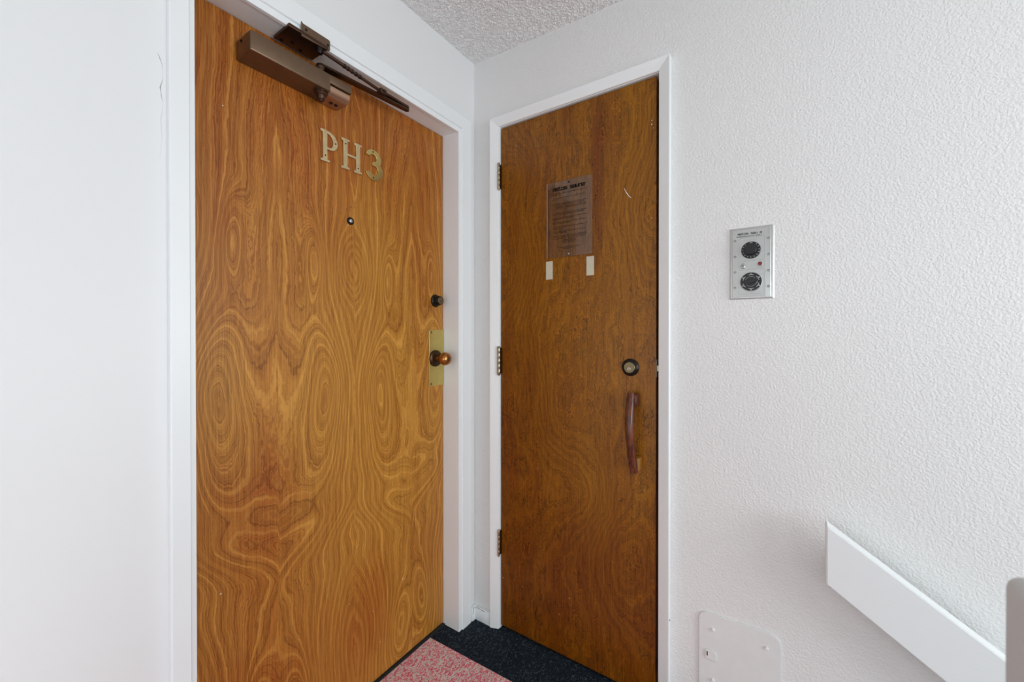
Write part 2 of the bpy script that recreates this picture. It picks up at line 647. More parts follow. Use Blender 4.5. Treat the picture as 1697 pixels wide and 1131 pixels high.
# popcorn grains sprayed on the part of the ceiling in view
rg = np.random.default_rng(5)
NG = 26000
gx = rg.uniform(XA + 0.004, 1.15, NG)
gy = rg.uniform(-0.95, YB - 0.004, NG)
gr = 0.0016 + 0.0024 * rg.random(NG) ** 2
gh = gr * rg.uniform(0.5, 1.1, NG)
ga_ = rg.uniform(0, 6.28, NG)
K = 6
ang = ga_[:, None] + np.arange(K)[None, :] * 2 * PI / K
rr_ = gr[:, None] * rg.uniform(0.75, 1.25, (NG, K))
zc_ = CEIL + 0.0005 + (gx - XA) * CS
ring_ = np.stack([gx[:, None] + rr_ * np.cos(ang), gy[:, None] + rr_ * np.sin(ang), np.repeat(zc_[:, None] + 0.0004, K, 1)], 2)
rin_ = np.stack([gx[:, None] + 0.6 * rr_ * np.cos(ang), gy[:, None] + 0.6 * rr_ * np.sin(ang), zc_[:, None] - gh[:, None] * 0.75 * np.ones((1, K))], 2)
tip_ = np.stack([gx, gy, zc_ - gh], 1)[:, None, :]
V_ = np.concatenate([ring_, rin_, tip_], 1).reshape(-1, 3)
T_ = []
for k in range(K):
    k2 = (k + 1) % K
    T_ += [(k, k2, K + k2), (k, K + k2, K + k), (K + k, K + k2, 2 * K)]
T_ = (np.array(T_)[None] + (np.arange(NG) * (2 * K + 1))[:, None, None]).reshape(-1, 3)
me = bpy.data.meshes.new('ceiling_grain')
me.vertices.add(len(V_))
me.vertices.foreach_set('co', V_.ravel())
me.loops.add(len(T_) * 3)
me.loops.foreach_set('vertex_index', T_.ravel().astype(np.int32))
me.polygons.add(len(T_))
me.polygons.foreach_set('loop_start', np.arange(0, len(T_) * 3, 3, dtype=np.int32))
me.update(calc_edges=True)
me.validate()
gobj = link('ceiling_grain', me, 'ceiling', bpy.data.objects['ceiling'], 80)
gobj['kind'] = 'stuff'

# door openings
A0, A1, AT = -0.9563, -0.082, 2.0215       # left wall opening between jamb faces, head height
B0, B1, BT = 0.1090, 0.7360, 2.0460
WT = 0.16
TOP = 2.42
boxes('wall_left', [((XA - WT, -3.2, -0.12), (XA, A0 - 0.012, TOP)),
                    ((XA - WT, A0 - 0.012, AT + 0.012), (XA, A1 + 0.012, TOP)),
                    ((XA - WT, A1 + 0.012, -0.12), (XA, YB + WT, TOP))], 'wall_smooth')
struct(bpy.data.objects['wall_left'], 'smooth white painted wall around the entry door')
boxes('wall_right', [((XA, YB, -0.12), (B0 - 0.012, YB + WT, TOP)),
                     ((B0 - 0.012, YB, BT + 0.012), (B1 + 0.012, YB + WT, TOP)),
                     ((B1 + 0.012, YB, -1.6), (3.4, YB + WT, TOP))], 'wall_tex')
struct(bpy.data.objects['wall_right'], 'white wall with orange peel texture around the sauna door')
# unseen back and far walls; their window openings are added to let light in
boxes('wall_back', [((XA - WT, -3.35, -0.12), (0.0, -3.2, TOP)), ((2.4, -3.35, -0.12), (3.56, -3.2, TOP)),
                    ((0.0, -3.35, -0.12), (2.4, -3.2, 0.3)), ((0.0, -3.35, 2.2), (2.4, -3.2, TOP))], 'wall_smooth')
struct(bpy.data.objects['wall_back'])
boxes('wall_far', [((3.4, -3.2, -1.6), (3.56, -2.9, TOP)), ((3.4, -1.8, -1.6), (3.56, -1.3, TOP)), ((3.4, -0.3, -1.6), (3.56, YB + WT, TOP)),
                   ((3.4, -1.3, -1.6), (3.56, -0.3, 0.72)), ((3.4, -1.3, 1.88), (3.56, -0.3, TOP)),
                   ((3.4, -2.9, -1.6), (3.56, -1.8, 0.1)), ((3.4, -2.9, 1.4), (3.56, -1.8, TOP))], 'wall_smooth')
struct(bpy.data.objects['wall_far'])
for nm, ya_, yb2, za_, zb2, lab in (('added_window_1', -1.3, -0.3, 0.72, 1.88, 'added unseen white framed window over the stairs'), ('added_window_3', -2.9, -1.8, 0.1, 1.4, 'added unseen low white framed hall window')):  # both unseen, added for the key light and the hall fill
    w = bpy.data.objects.new(nm, None)
    w.location = (3.48, (ya_ + yb2) / 2, za_)
    COL.objects.link(w)
    struct(w, lab)
    boxes('window_frame', [((3.46, ya_, za_), (3.50, yb2, za_ + 0.05)), ((3.46, ya_, zb2 - 0.05), (3.50, yb2, zb2)),
                           ((3.46, ya_, za_ + 0.05), (3.50, ya_ + 0.05, zb2 - 0.05)), ((3.46, yb2 - 0.05, za_ + 0.05), (3.50, yb2, zb2 - 0.05))], 'trim', w)
    boxes('pane', [((3.478, ya_ + 0.05, za_ + 0.05), (3.482, yb2 - 0.05, zb2 - 0.05))], 'glass', w)
w = bpy.data.objects.new('added_window_2', None)  # unseen back window, added as a source of fill light
w.location = (1.2, -3.28, 0.3)
COL.objects.link(w)
struct(w, 'added unseen wide white framed window behind the landing')
boxes('window_frame', [((0.0, -3.3, 0.3), (2.4, -3.26, 0.36)), ((0.0, -3.3, 2.14), (2.4, -3.26, 2.2)),
                       ((0.0, -3.3, 0.36), (0.06, -3.26, 2.14)), ((2.34, -3.3, 0.36), (2.4, -3.26, 2.14)),
                       ((1.17, -3.3, 0.36), (1.23, -3.26, 2.14))], 'trim', w)
boxes('pane', [((0.06, -3.282, 0.36), (1.17, -3.278, 2.14))], 'glass', w)
boxes('pane', [((1.23, -3.282, 0.36), (2.34, -3.278, 2.14))], 'glass', w)
# square newel post at the head of the stairs, close to the camera
npost = thing('newel_post', 'plain pale grey square newel post at the right edge of the picture', 'post', (1.285, -0.838, 0.0))
obj('post_shaft', B((1.222, -0.900, -0.0035), (1.348, -0.777, 1.008), 0.012, 4), 'post_paint', npost)
obj('post_plinth', B((1.208, -0.914, -0.0035), (1.362, -0.778, 0.12), 0.004, 2), 'post_paint', npost)


# ------------------------------------------------------------------ casings and jambs
def casing(name, parent, M4, prof, u0, u1, vt, vb, kl, kr, kt, mat):
    """three mitred legs; prof = (outward d, proud p), scaled by k for each leg"""
    n = len(prof)

    def leg(make):
        bm = bmesh.new()
        a = [bm.verts.new(M4 @ Vector(make(d, p, 0))) for d, p in prof]
        b = [bm.verts.new(M4 @ Vector(make(d, p, 1))) for d, p in prof]
        for i in range(n):
            j = (i + 1) % n
            bm.faces.new((a[i], a[j], b[j], b[i]))
        bm.faces.new(a[::-1])
        bm.faces.new(b)
        return obj(name, bm, mat, parent, None)
    leg(lambda d, p, e: (u0 - d * kl, (vt + d * kt) if e else vb, p))
    leg(lambda d, p, e: (u1 + d * kr, (vt + d * kt) if e else vb, p))
    leg(lambda d, p, e: ((u1 + d * kr) if e else (u0 - d * kl), vt + d * kt, p))


def trim_root(name, loc, label):
    o = bpy.data.objects.new(name, None)
    o.location = loc
    COL.objects.link(o)
    return struct(o, label)


t1 = trim_root('trim_1', (XA, -0.52, 0), 'white painted casing and jamb of the entry door')
profA = [(0, 0), (0, 0.0095), (0.001, 0.0105), (0.0155, 0.0105), (0.0165, 0.0095), (0.018, 0.0095), (0.0195, 0.0155), (0.071, 0.0155), (0.0742, 0.0135), (0.075, 0.010), (0.075, 0)]
casing('casing', t1, MATA(0, 0, XA), profA, A0, A1, AT - 0.003, 0.0, 0.0464 / 0.075, 1.0, 1.0, 'trim')
boxes('jamb', [((XA - WT, A0 - 0.012, 0), (XA, A0, AT))], 'trim', t1)
boxes('jamb', [((XA - WT, A1, 0), (XA, A1 + 0.012, AT))], 'trim', t1)
boxes('head_jamb', [((XA - WT, A0 - 0.012, AT), (XA, A1 + 0.012, AT + 0.012))], 'trim', t1)
boxes('threshold', [((XD - 0.04, A0, -0.004), (XD + 0.008, A1, 0.004))], 'dark_gap', t1)

t2 = trim_root('trim_2', (0.42, YB, 0), 'white bevelled casing and jamb of the narrow sauna door')
profB = [(0, 0), (0, 0.0065), (0.002, 0.0085), (0.030, 0.0185), (0.0345, 0.0195), (0.0360, 0.0180), (0.0360, 0)]
casing('casing', t2, MATB(0, 0, YB), profB, B0 - 0.0015, B1 + 0.0015, BT + 0.0015, 0.0, 1, 1, 1, 'trim')
boxes('jamb', [((B0 - 0.012, YB, 0), (B0, YB + WT, BT))], 'trim', t2)
boxes('jamb', [((B1, YB, 0), (B1 + 0.012, YB + WT, BT))], 'trim', t2)
boxes('head_jamb', [((B0 - 0.012, YB, BT), (B1 + 0.012, YB + WT, BT + 0.012))], 'trim', t2)
boxes('gap_shade_stop', [((B0, YB + 0.052, 0), (B0 + 0.014, YB + 0.075, BT)), ((B1 - 0.03, YB + 0.052, 0), (B1, YB + 0.075, BT)),
                    ((B0, YB + 0.052, BT - 0.03), (B1, YB + 0.075, BT)), ((B0, YB + 0.052, 0), (B1, YB + 0.075, 0.02))], 'dark_gap', t2)  # near-black stops: shade of the door gap put into their colour

# hairline paint crack beside the entry door casing, a nick on the sauna door casing
crk = [(-1.0185, 1.8003), (-1.0145, 1.7925), (-1.0096, 1.7774), (-1.0085, 1.7498), (-1.0135, 1.7294), (-1.0115, 1.7125), (-1.0085, 1.6948), (-1.0125, 1.661), (-1.0105, 1.6236), (-1.0145, 1.5813)]
obj('paint_crack', sweep([(XA, y, z) for y, z in crk], [0.00005, 0.0006, 0.00015, 0.00012, 0.0007, 0.0004, 0.0001, 0.00018, 0.0001, 0.00005], 6), 'crack_grime', bpy.data.objects['wall_left'])
obj('paint_nick', sweep([(B1 + 0.0365, YB - 0.017, 0.312), (B1 + 0.0378, YB - 0.013, 0.306), (B1 + 0.0378, YB - 0.008, 0.304)], [0.0012, 0.0022, 0.0010], 6), 'crack_grime', t2)
# tiny painted baseboard blocks in the corner, with a cracked paint line on top
bb = struct(obj('baseboard_left', B((XA, A1 + 0.0755, 0), (XA + 0.019, YB, 0.052), 0.002, 2), 'trim'), 'short white painted baseboard block in the corner by the entry door')
sweep_pts = [(XA + 0.0195, -0.004, 0.030), (XA + 0.0195, -0.002, 0.046), (XA + 0.0195, 0.003, 0.0535), (XA + 0.0195, 0.010, 0.0525)]
obj('paint_crack', sweep(sweep_pts, [0.0007, 0.0011, 0.0009, 0.0006], 6), 'crack_grime', bb)
bb = struct(obj('baseboard_right', B((XA + 0.019, YB - 0.017, 0), (B0 - 0.0375, YB, 0.052), 0.002, 2), 'trim'), 'short white painted baseboard block in the corner by the sauna door')
sweep_pts = [(XA + 0.021 + 0.0125 * k, YB - 0.0172, 0.0520 + (-0.0015, 0.0008, -0.0012, 0.0)[k % 4]) for k in range(5)]
obj('paint_crack', sweep(sweep_pts, [0.0006, 0.0010, 0.0005, 0.0011, 0.0005], 6), 'crack_grime', bb)


# ------------------------------------------------------------------ doors
def door_mesh(name, mat, M4, u0, u1, v0, v1, thick, du, ring, tone):
    nu = int(round((u1 - u0) / du)) + 1
    nv = int(round((v1 - v0) / (du * 1.6))) + 1
    us = np.linspace(u0, u1, nu)
    vs_ = np.linspace(v0, v1, nv)
    U, V = np.meshgrid(us, vs_)
    Z = np.zeros_like(U)
    Z[0, :] = Z[-1, :] = -0.0014
    Z[:, 0] = Z[:, -1] = -0.0014
    P = np.stack([U.ravel(), V.ravel(), Z.ravel()], 1)
    idx = np.arange(nu * nv).reshape(nv, nu)
    F = np.stack([idx[:-1, :-1].ravel(), idx[:-1, 1:].ravel(), idx[1:, 1:].ravel(), idx[1:, :-1].ravel()], 1)
    nvert = len(P)
    back = [(u0, v0, -0.0014), (u1, v0, -0.0014), (u1, v1, -0.0014), (u0, v1, -0.0014), (u0, v0, -thick), (u1, v0, -thick), (u1, v1, -thick), (u0, v1, -thick)]
    P = np.concatenate([P, np.array(back)])
    k = nvert
    faces = F.tolist() + [[k + 4, k + 7, k + 6, k + 5], [k, k + 4, k + 5, k + 1], [k + 1, k + 5, k + 6, k + 2], [k + 2, k + 6, k + 7, k + 3], [k + 3, k + 7, k + 4, k]]
    m = np.array(M4)
    Pw = P @ m[:3, :3].T + m[:3, 3]
    me = bpy.data.meshes.new(name)
    me.from_pydata(Pw.tolist(), [], faces)
    for nm, fn in (('ring', ring), ('tone', tone)):
        at = me.attributes.new(nm, 'FLOAT', 'POINT')
        at.data.foreach_set('value', fn(P[:, 0], P[:, 1]).astype(np.float32))
    me.materials.append(M[mat])
    o = bpy.data.objects.new(name, me)
    COL.objects.link(o)
    return struct(o)


def G(x, y, x0, y0, a, b):
    return np.exp(-((x - x0) / a) ** 2 - ((y - y0) / b) ** 2)


def ringA(u, v):
    w = np.abs(((u + 0.501 + 0.2425) % 0.485) - 0.2425)      # book-matched leaves, seams every 24 cm
    s = np.floor((u + 0.501 + 0.97) / 0.2425)
    dv = 0.03 * np.sin(s * 2.1)
    v = v + dv
    x = w + 0.008 * np.sin(v * 7 + 1) + 0.004 * np.sin(v * 19)
    up = np.clip(v - 1.48, 0, 1)
    dn = np.clip(0.55 - v, 0, 1)
    h = 36 * x * (1 - 0.62 * up) * (1 - 0.25 * dn)
    h += 7.5 * G(x, v, 0.105, 1.05, 0.050, 0.18)
    h += 6.0 * G(x, v, 0.115, 0.86, 0.095, 0.30)
    h += 4.5 * G(x, v, 0.128, 1.42, 0.026, 0.105)
    h -= 7.0 * G(x, v, 0.0, 1.43, 0.055, 0.10)
    h -= 3.5 * G(x, v, 0.0, 1.86, 0.07, 0.22)
    h -= 8.0 * G(x, v, 0.01, 0.14, 0.09, 0.32)
    h += 5.0 * G(x, v, 0.19, 0.16, 0.045, 0.14)
    h += 1.3 * np.exp(-((v - 0.62) / 0.14) ** 2) * np.sin(v * 30 + x * 12)
    h += 0.8 * np.sin(u * 5.0 + v * 2.0)
    return h


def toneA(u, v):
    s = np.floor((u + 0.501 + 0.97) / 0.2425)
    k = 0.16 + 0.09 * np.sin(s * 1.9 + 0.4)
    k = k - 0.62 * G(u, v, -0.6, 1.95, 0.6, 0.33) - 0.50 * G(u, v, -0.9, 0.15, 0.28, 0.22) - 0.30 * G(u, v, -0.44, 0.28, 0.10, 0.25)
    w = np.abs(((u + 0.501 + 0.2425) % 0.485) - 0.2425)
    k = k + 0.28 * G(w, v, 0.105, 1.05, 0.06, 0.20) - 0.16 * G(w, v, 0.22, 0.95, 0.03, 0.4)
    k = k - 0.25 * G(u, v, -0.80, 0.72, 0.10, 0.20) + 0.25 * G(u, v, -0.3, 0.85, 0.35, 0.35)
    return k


def ringB(u, v):
    x = u + 0.02 * np.sin(v * 6) + 0.012 * np.sin(v * 15 + 2)
    h = 16 * x
    h -= 6 * G(x, v, 0.14, 1.50, 0.12, 0.26)
    h -= 4 * G(x, v, 0.13, 1.85, 0.10, 0.12)
    h += 6 * G(x, v, 0.72, 1.60, 0.10, 0.22)
    h += 4 * G(x, v, 0.74, 1.85, 0.06, 0.12)
    h += 4.0 * G(x, v, 0.36, 1.00, 0.10, 0.30)
    h -= 3.5 * G(x, v, 0.42, 0.66, 0.12, 0.13)
    h += 4.0 * G(x, v, 0.62, 0.42, 0.10, 0.20)
    h += 1.5 * np.sin(u * 9 + v * 3.0) * np.exp(-((v - 0.7) / 0.5) ** 2)
    return h


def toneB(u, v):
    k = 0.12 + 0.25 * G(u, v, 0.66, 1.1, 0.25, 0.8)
    k = k - 0.60 * np.exp(-((v - 0.05) / 0.45) ** 2) - 0.5 * G(u, v, 0.53, 1.75, 0.02, 0.25) - 0.25 * G(u, v, 0.15, 0.5, 0.08, 0.6)  # lower door darker: shade towards the floor put into the wood tone
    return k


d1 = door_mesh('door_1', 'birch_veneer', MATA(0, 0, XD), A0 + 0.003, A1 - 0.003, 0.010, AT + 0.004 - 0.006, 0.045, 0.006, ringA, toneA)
d1['label'] = 'golden brown veneered entry door with PH3 letters and a closer'
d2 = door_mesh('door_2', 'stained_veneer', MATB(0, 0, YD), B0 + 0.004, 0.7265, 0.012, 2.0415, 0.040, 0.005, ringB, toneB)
d2['label'] = 'narrow dark stained sauna door with a curved wooden pull'

# --- hardware of the entry door
XO = XD
# viewer
pv = obj('peephole', lathe([(0.0125, -0.001), (0.0125, 0.0015), (0.0112, 0.0040), (0.0072, 0.0046)], (XO, -0.5146, 1.5733), (1, 0, 0), 28), 'dark_steel', d1)
obj('lens', lathe([(0.0072, 0.0036), (0.0058, 0.0056), (0.0030, 0.0068), (0, 0.0072)], (XO, -0.5146, 1.5733), (1, 0, 0), 24), 'lens', pv)
# deadbolt
db = obj('deadbolt', lathe([(0.0255, -0.001), (0.0255, 0.004), (0.0235, 0.0065), (0.0205, 0.008), (0.0180, 0.028), (0.0165, 0.0302), (0.0150, 0.0302), (0.0150, 0.0285)], (XO, -0.1300, 1.3395), (1, 0, 0), 36), 'black_bronze', d1)
obj('key_cylinder', lathe([(0.0150, 0.0275), (0.0150, 0.0295), (0.0140, 0.0302), (0.0072, 0.0302), (0.0066, 0.0312), (0, 0.0312)], (XO, -0.1300, 1.3395), (1, 0, 0), 32), 'cylinder_brass', db)
obj('keyway', B((XO + 0.0305, -0.1308, 1.3345), (XO + 0.0316, -0.1292, 1.3435)), 'dark_gap', db, None)
# brass guard plate with rounded left corners
y0, y1, z0, z1 = -0.1660, A1 - 0.0034, 0.9965, 1.2222
pl = link('brass_guard_plate', flatshape([rrect(y0, z0, y1, z1, 0.006)], 0.0022, 0.0006, MATA(0, 0, XO)), 'brass_plate', d1, 30)
for zz in (z0 + 0.0095, z1 - 0.0095):
    sc = obj('screw', lathe([(0.0048, 0.001), (0.0048, 0.0026), (0.0030, 0.0036), (0, 0.0038)], (XO, y0 + 0.0105, zz), (1, 0, 0), 18), 'cylinder_brass', pl)
# knob set
kx, ky, kz = XO + 0.002, -0.1325, 1.1075
kb = obj('door_knob', lathe([(0.0125, 0.010), (0.0118, 0.022), (0.0105, 0.030), (0.0120, 0.0335), (0.0185, 0.0365), (0.0235, 0.0430), (0.0258, 0.0510), (0.0258, 0.0570),
                             (0.0240, 0.0645), (0.0205, 0.0700), (0.0150, 0.0738), (0.0085, 0.0752), (0.0080, 0.0740)], (kx, ky, kz), (1, 0, 0), 40), 'brass_knob', d1, 50)
obj('rose', lathe([(0.0335, -0.001), (0.0335, 0.004), (0.0325, 0.0065), (0.0290, 0.0080), (0.0270, 0.0075), (0.0250, 0.0100), (0.0160, 0.0115), (0.0150, 0.0150), (0.0118, 0.0155)], (kx, ky, kz), (1, 0, 0), 40), 'antique_brass', kb)
obj('key_cylinder', lathe([(0.0078, 0.0735), (0.0074, 0.0762), (0.0060, 0.0764), (0.0056, 0.0756), (0, 0.0756)], (kx, ky, kz), (1, 0, 0), 24), 'cylinder_brass', kb)
obj('keyway', B((kx + 0.0752, ky - 0.0007, kz - 0.0040), (kx + 0.0760, ky + 0.0007, kz + 0.0030)), 'dark_gap', kb, None)

# --- PH3 in brass, each character its own thing


def screw_hole(parent, y, z, dep):
    obj('screw', lathe([(0.0024, 0), (0.0024, 0.0004), (0.0016, 0.0008), (0, 0.0006)], (XO + dep, y, z), (1, 0, 0), 14), 'dark_steel', parent)


LH = 0.0965
# P  (origin lower left)
outP = [(0.0, 0.0), (0.030, 0.0), (0.030, 0.006), (0.0215, 0.0085), (0.0215, 0.0395)]
outP += [(0.030, 0.0385), (0.038, 0.0395), (0.0460, 0.0430), (0.0520, 0.0490), (0.0555, 0.0570), (0.0560, 0.0660), (0.0535, 0.0760), (0.0480, 0.0845), (0.0400, 0.0910), (0.0300, 0.0945), (0.0200, LH), (0.0, LH), (-0.002, 0.0925), (0.001, 0.0895), (0.0075, 0.0885), (0.0075, 0.0085), (0.0, 0.006)]
holP = [(0.0215, 0.0455), (0.0215, 0.0880), (0.0290, 0.0860), (0.0355, 0.0810), (0.0395, 0.0740), (0.0410, 0.0660), (0.0400, 0.0570), (0.0365, 0.0495), (0.0310, 0.0460)]
LT = 0.0065
le = thing('brass_letter', 'brass letter P with serifs on the entry door', 'letter', (XO, -0.589, 1.7345), 'brass characters on the entry door')
link('letter_body', flatshape([outP, holP], LT, 0.0010, MATA(-0.6185, 1.7345, XO)), 'brass_letter', le, 30)
screw_hole(le, -0.6185 + 0.0145, 1.7345 + 0.018, LT)
screw_hole(le, -0.6185 + 0.0485, 1.7345 + 0.065, LT)
# H
outH = [(0, 0), (0.030, 0), (0.030, 0.006), (0.0225, 0.0085), (0.0225, 0.0440), (0.0530, 0.0440), (0.0530, 0.0085), (0.0455, 0.006), (0.0455, 0), (0.0755, 0), (0.0755, 0.006), (0.0680, 0.0085),
        (0.0680, LH - 0.0085), (0.0755, LH - 0.006), (0.0755, LH), (0.0455, LH), (0.0455, LH - 0.006), (0.0530, LH - 0.0085), (0.0530, 0.0515), (0.0225, 0.0515), (0.0225, LH - 0.0085), (0.030, LH - 0.006), (0.030, LH), (0, LH), (0, LH - 0.006), (0.0075, LH - 0.0085), (0.0075, 0.0085), (0, 0.006)]
le = thing('brass_letter', 'brass letter H with serifs on the entry door', 'letter', (XO, -0.513, 1.7345), 'brass characters on the entry door')
link('letter_body', flatshape([outH], LT, 0.0010, MATA(-0.5500, 1.7345, XO)), 'brass_letter', le, 30)
screw_hole(le, -0.5500 + 0.015, 1.7345 + 0.080, LT)
screw_hole(le, -0.5500 + 0.0605, 1.7345 + 0.016, LT)
# 3
c1, c2 = (0.031, 0.071), (0.0325, 0.0315)
out3 = arc(c1[0], c1[1], 0.0300, 165, -35, 22) + arc(c2[0] + 0.002, c2[1], 0.0335, 35, -160, 26)
inn3 = arc(c2[0] + 0.001, c2[1] + 0.0005, 0.0160, -155, 60, 20) + [(0.0275, 0.0478), (0.0275, 0.0580)] + arc(c1[0] - 0.001, c1[1] + 0.0005, 0.0130, -30, 160, 18)
ln = thing('brass_numeral', 'brass numeral 3 beside the letter H on the entry door', 'numeral', (XO, -0.428, 1.731), 'brass characters on the entry door')
link('numeral_body', flatshape([[(x * 1.08 - 0.001, y) for x, y in out3 + inn3]], 0.0060, 0.0008, MATA(-0.4625, 1.7335, XO)), 'brass_numeral', ln, 30)
screw_hole(ln, -0.4625 + 0.031, 1.7335 + 0.0930, 0.006)
screw_hole(ln, -0.4625 + 0.033, 1.7335 + 0.0065, 0.006)

# --- door closer
dc = thing('door_closer', 'bronze door closer with folded arm at the top of the entry door', 'door closer', (XO, -0.70, 1.93))
zb, zt, xf = 1.9085, 1.9585, XO + 0.078
ya, yb_, yc = -0.842, -0.630, -0.561
bm = B((XO + 0.0005, ya, zb), (xf, yb_, zt), 0.0035, 3)
B((XO + 0.0005, yb_ - 0.006, 1.9335), (xf, yc, zt), 0.0035, 3, bm)
cov = obj('cover', bm, 'bronze_paint', dc)
obj('screw', lathe([(0.0042, -0.001), (0.0042, 0.0012), (0.0026, 0.0022), (0.0012, 0.0010), (0, 0.0010)], (XO + 0.030, ya, 1.947), (0, -1, 0), 16), 'dark_steel', cov)
# valve end, round-bottomed copper block under the cut-away corner
prof = [(0.004, 1.9330)] + [(0.046 + 0.026 * math.cos(math.radians(a)), 1.9305 - 0.0005 - 0.024 + 0.024 * (1 + math.sin(math.radians(a)))) for a in range(0, -91, -10)] + [(0.004, 1.9060)]
bm = bmesh.new()
a_ = [bm.verts.new((XO + d, yb_ + 0.002, z)) for d, z in prof]
b_ = [bm.verts.new((XO + d, yc - 0.003, z)) for d, z in prof]
for i in range(len(prof)):
    j = (i + 1) % len(prof)
    bm.faces.new((a_[i], a_[j], b_[j], b_[i]))
bm.faces.new(a_[::-1])
bm.faces.new(b_)
vb_ = obj('valve_block', bm, 'copper_valve', dc)
for yy in (-0.600, -0.584):
    obj('adjusting_screw', lathe([(0.0052, -0.002), (0.0052, 0.002), (0.0035, 0.003), (0, 0.002)], (XO + 0.030, yy, 1.9062), (0, 0, -1), 16), 'dark_steel', vb_)
# spindle: cap under the body, nut above
sx, sy = XO + 0.053, -0.646
obj('spindle_cap', lathe([(0.0190, -0.001), (0.0190, 0.004), (0.0175, 0.0055), (0.0165, 0.0055), (0.0160, 0.010), (0.0125, 0.0115), (0.0105, 0.022), (0.0085, 0.0235), (0.0070, 0.0235), (0.0065, 0.027), (0, 0.027)], (sx, sy, zb), (0, 0, -1), 32), 'bronze_arm', dc)
obj('spindle', lathe([(0.0105, -0.001), (0.0105, 0.006), (0.0085, 0.0075), (0.0085, 0.0145), (0.0110, 0.0150), (0.0110, 0.022), (0.0090, 0.0245), (0, 0.0250)], (sx, sy, zt), (0, 0, 1), 28), 'bronze_paint', dc)
E_ = (-0.0150, -0.352)


def flatbar(p, q, w0, w1, z0, z1, tilt=0.0):
    p, q = Vector((*p, 0)), Vector((*q, 0))
    d = (q - p).normalized()
    s = Vector((-d.y, d.x, 0))
    pts = []
    for k in range(9):
        a = PI / 2 + PI * k / 8
        pts.append(p + (d * math.cos(a) + s * math.sin(a)) * w0)
    for k in range(9):
        a = -PI / 2 + PI * k / 8
        pts.append(q + (d * math.cos(a) + s * math.sin(a)) * w1)
    bm = bmesh.new()
    lo = [bm.verts.new((v.x, v.y, z0 + tilt * (v - p).dot(d))) for v in pts]
    hi = [bm.verts.new((v.x, v.y, z1 + tilt * (v - p).dot(d))) for v in pts]
    bm.faces.new(lo[::-1])
    bm.faces.new(hi)
    for i in range(len(pts)):
        j = (i + 1) % len(pts)
        bm.faces.new((lo[i], lo[j], hi[j], hi[i]))
    return bm


obj('main_arm', flatbar((sx, sy), E_, 0.0120, 0.0085, 1.9795, 1.9855, 0.0), 'bronze_arm', dc)
fp = (-0.0060, -0.662)
obj('forearm_channel', flatbar((-0.0125, -0.458), E_, 0.0062, 0.0085, 1.9875, 1.9945), 'bronze_arm', dc)
obj('elbow_rivet', lathe([(0.0055, -0.013), (0.0055, 0.004), (0.0035, 0.006), (0, 0.006)], (E_[0], E_[1], 1.9925), (0, 0, 1), 18), 'dark_steel', dc)
rod = obj('forearm_rod', sweep([(fp[0], fp[1], 2.000), (-0.0125, -0.440, 1.9900)], 0.0050, 14), 'bronze_arm', dc)
for k in range(5):
    f = 0.30 + 0.06 * k
    p = Vector((fp[0], fp[1], 2.000)).lerp(Vector((-0.0125, -0.440, 1.9900)), f)
    obj('notch', lathe([(0.0058, -0.003), (0.0064, -0.001), (0.0064, 0.001), (0.0058, 0.003)], p, (-0.0065, 0.222, -0.010), 12), 'dark_steel', rod)
obj('rod_clamp', B((-0.0230, -0.470, 1.9830), (-0.0020, -0.445, 1.9975), 0.002, 2), 'bronze_arm', dc)
obj('clamp_screw', lathe([(0.004, -0.004), (0.004, 0.004), (0.0025, 0.005), (0, 0.004)], (-0.002, -0.457, 1.9905), (1, 0, 0), 14), 'dark_steel', dc)
# soffit bracket with its flange hooked over the casing
br = obj('bracket', B((XD + 0.012, -0.757, 2.0125), (-0.004, -0.648, AT), 0.0015, 2), 'bronze_arm', dc)
link('bracket_flange', flatshape([[(-0.7235, 2.0070), (-0.6440, 2.0125), (-0.6415, 2.0150), (-0.6415, 2.0400), (-0.6445, 2.0425), (-0.7190, 2.0425), (-0.7235, 2.0460)]], 0.0035, 0.0006, MATA(0, 0, XA + 0.0165)), 'bronze_paint', dc, 30)
for y, z in ((-0.711, 2.030), (-0.648, 2.026)):
    obj('screw', lathe([(0.0034, 0), (0.0034, 0.001), (0.002, 0.002), (0, 0.0015)], (XA + 0.0200, y, z), (1, 0, 0), 14), 'dark_steel', br)
for x, y in ((-0.075, -0.742), (-0.060, -0.720), (-0.072, -0.690)):
    obj('screw', lathe([(0.0055, 0), (0.0055, 0.001), (0.003, 0.0028), (0, 0.0024)], (x, y, 2.0125), (0, 0, -1), 16), 'dark_steel', br)
obj('arm_pivot', lathe([(0.0095, -0.001), (0.0095, 0.010), (0.0070, 0.017), (0, 0.018)], (fp[0] - 0.010, fp[1] - 0.004, 2.0125), (0, 0, -1), 24), 'dark_steel', dc)

# --- hardware of the sauna door
# mortise deadbolt with stepped collar
cx_, cz_ = 0.6440, 1.0955
db = obj('deadbolt', lathe([(0.0290, -0.001), (0.0290, 0.004), (0.0275, 0.0058), (0.0215, 0.0120), (0.0190, 0.0125), (0.0182, 0.0100)], (cx_, YD, cz_), (0, -1, 0), 40), 'black_bronze', d2)
obj('key_cylinder', lathe([(0.0184, 0.008), (0.0184, 0.0132), (0.0172, 0.0142), (0.0, 0.0142)], (cx_, YD, cz_), (0, -1, 0), 36), 'cylinder_brass', db)
obj('key_plug', lathe([(0.0066, 0.0130), (0.0066, 0.0150), (0.0058, 0.0156), (0, 0.0156)], (cx_ - 0.0005, YD, cz_ - 0.0055), (0, -1, 0), 24), 'hinge_steel', db)
obj('keyway', B((cx_ - 0.0014, YD - 0.0162, cz_ - 0.0105), (cx_ + 0.0004, YD - 0.0150, cz_ - 0.0030)), 'dark_gap', db, None)
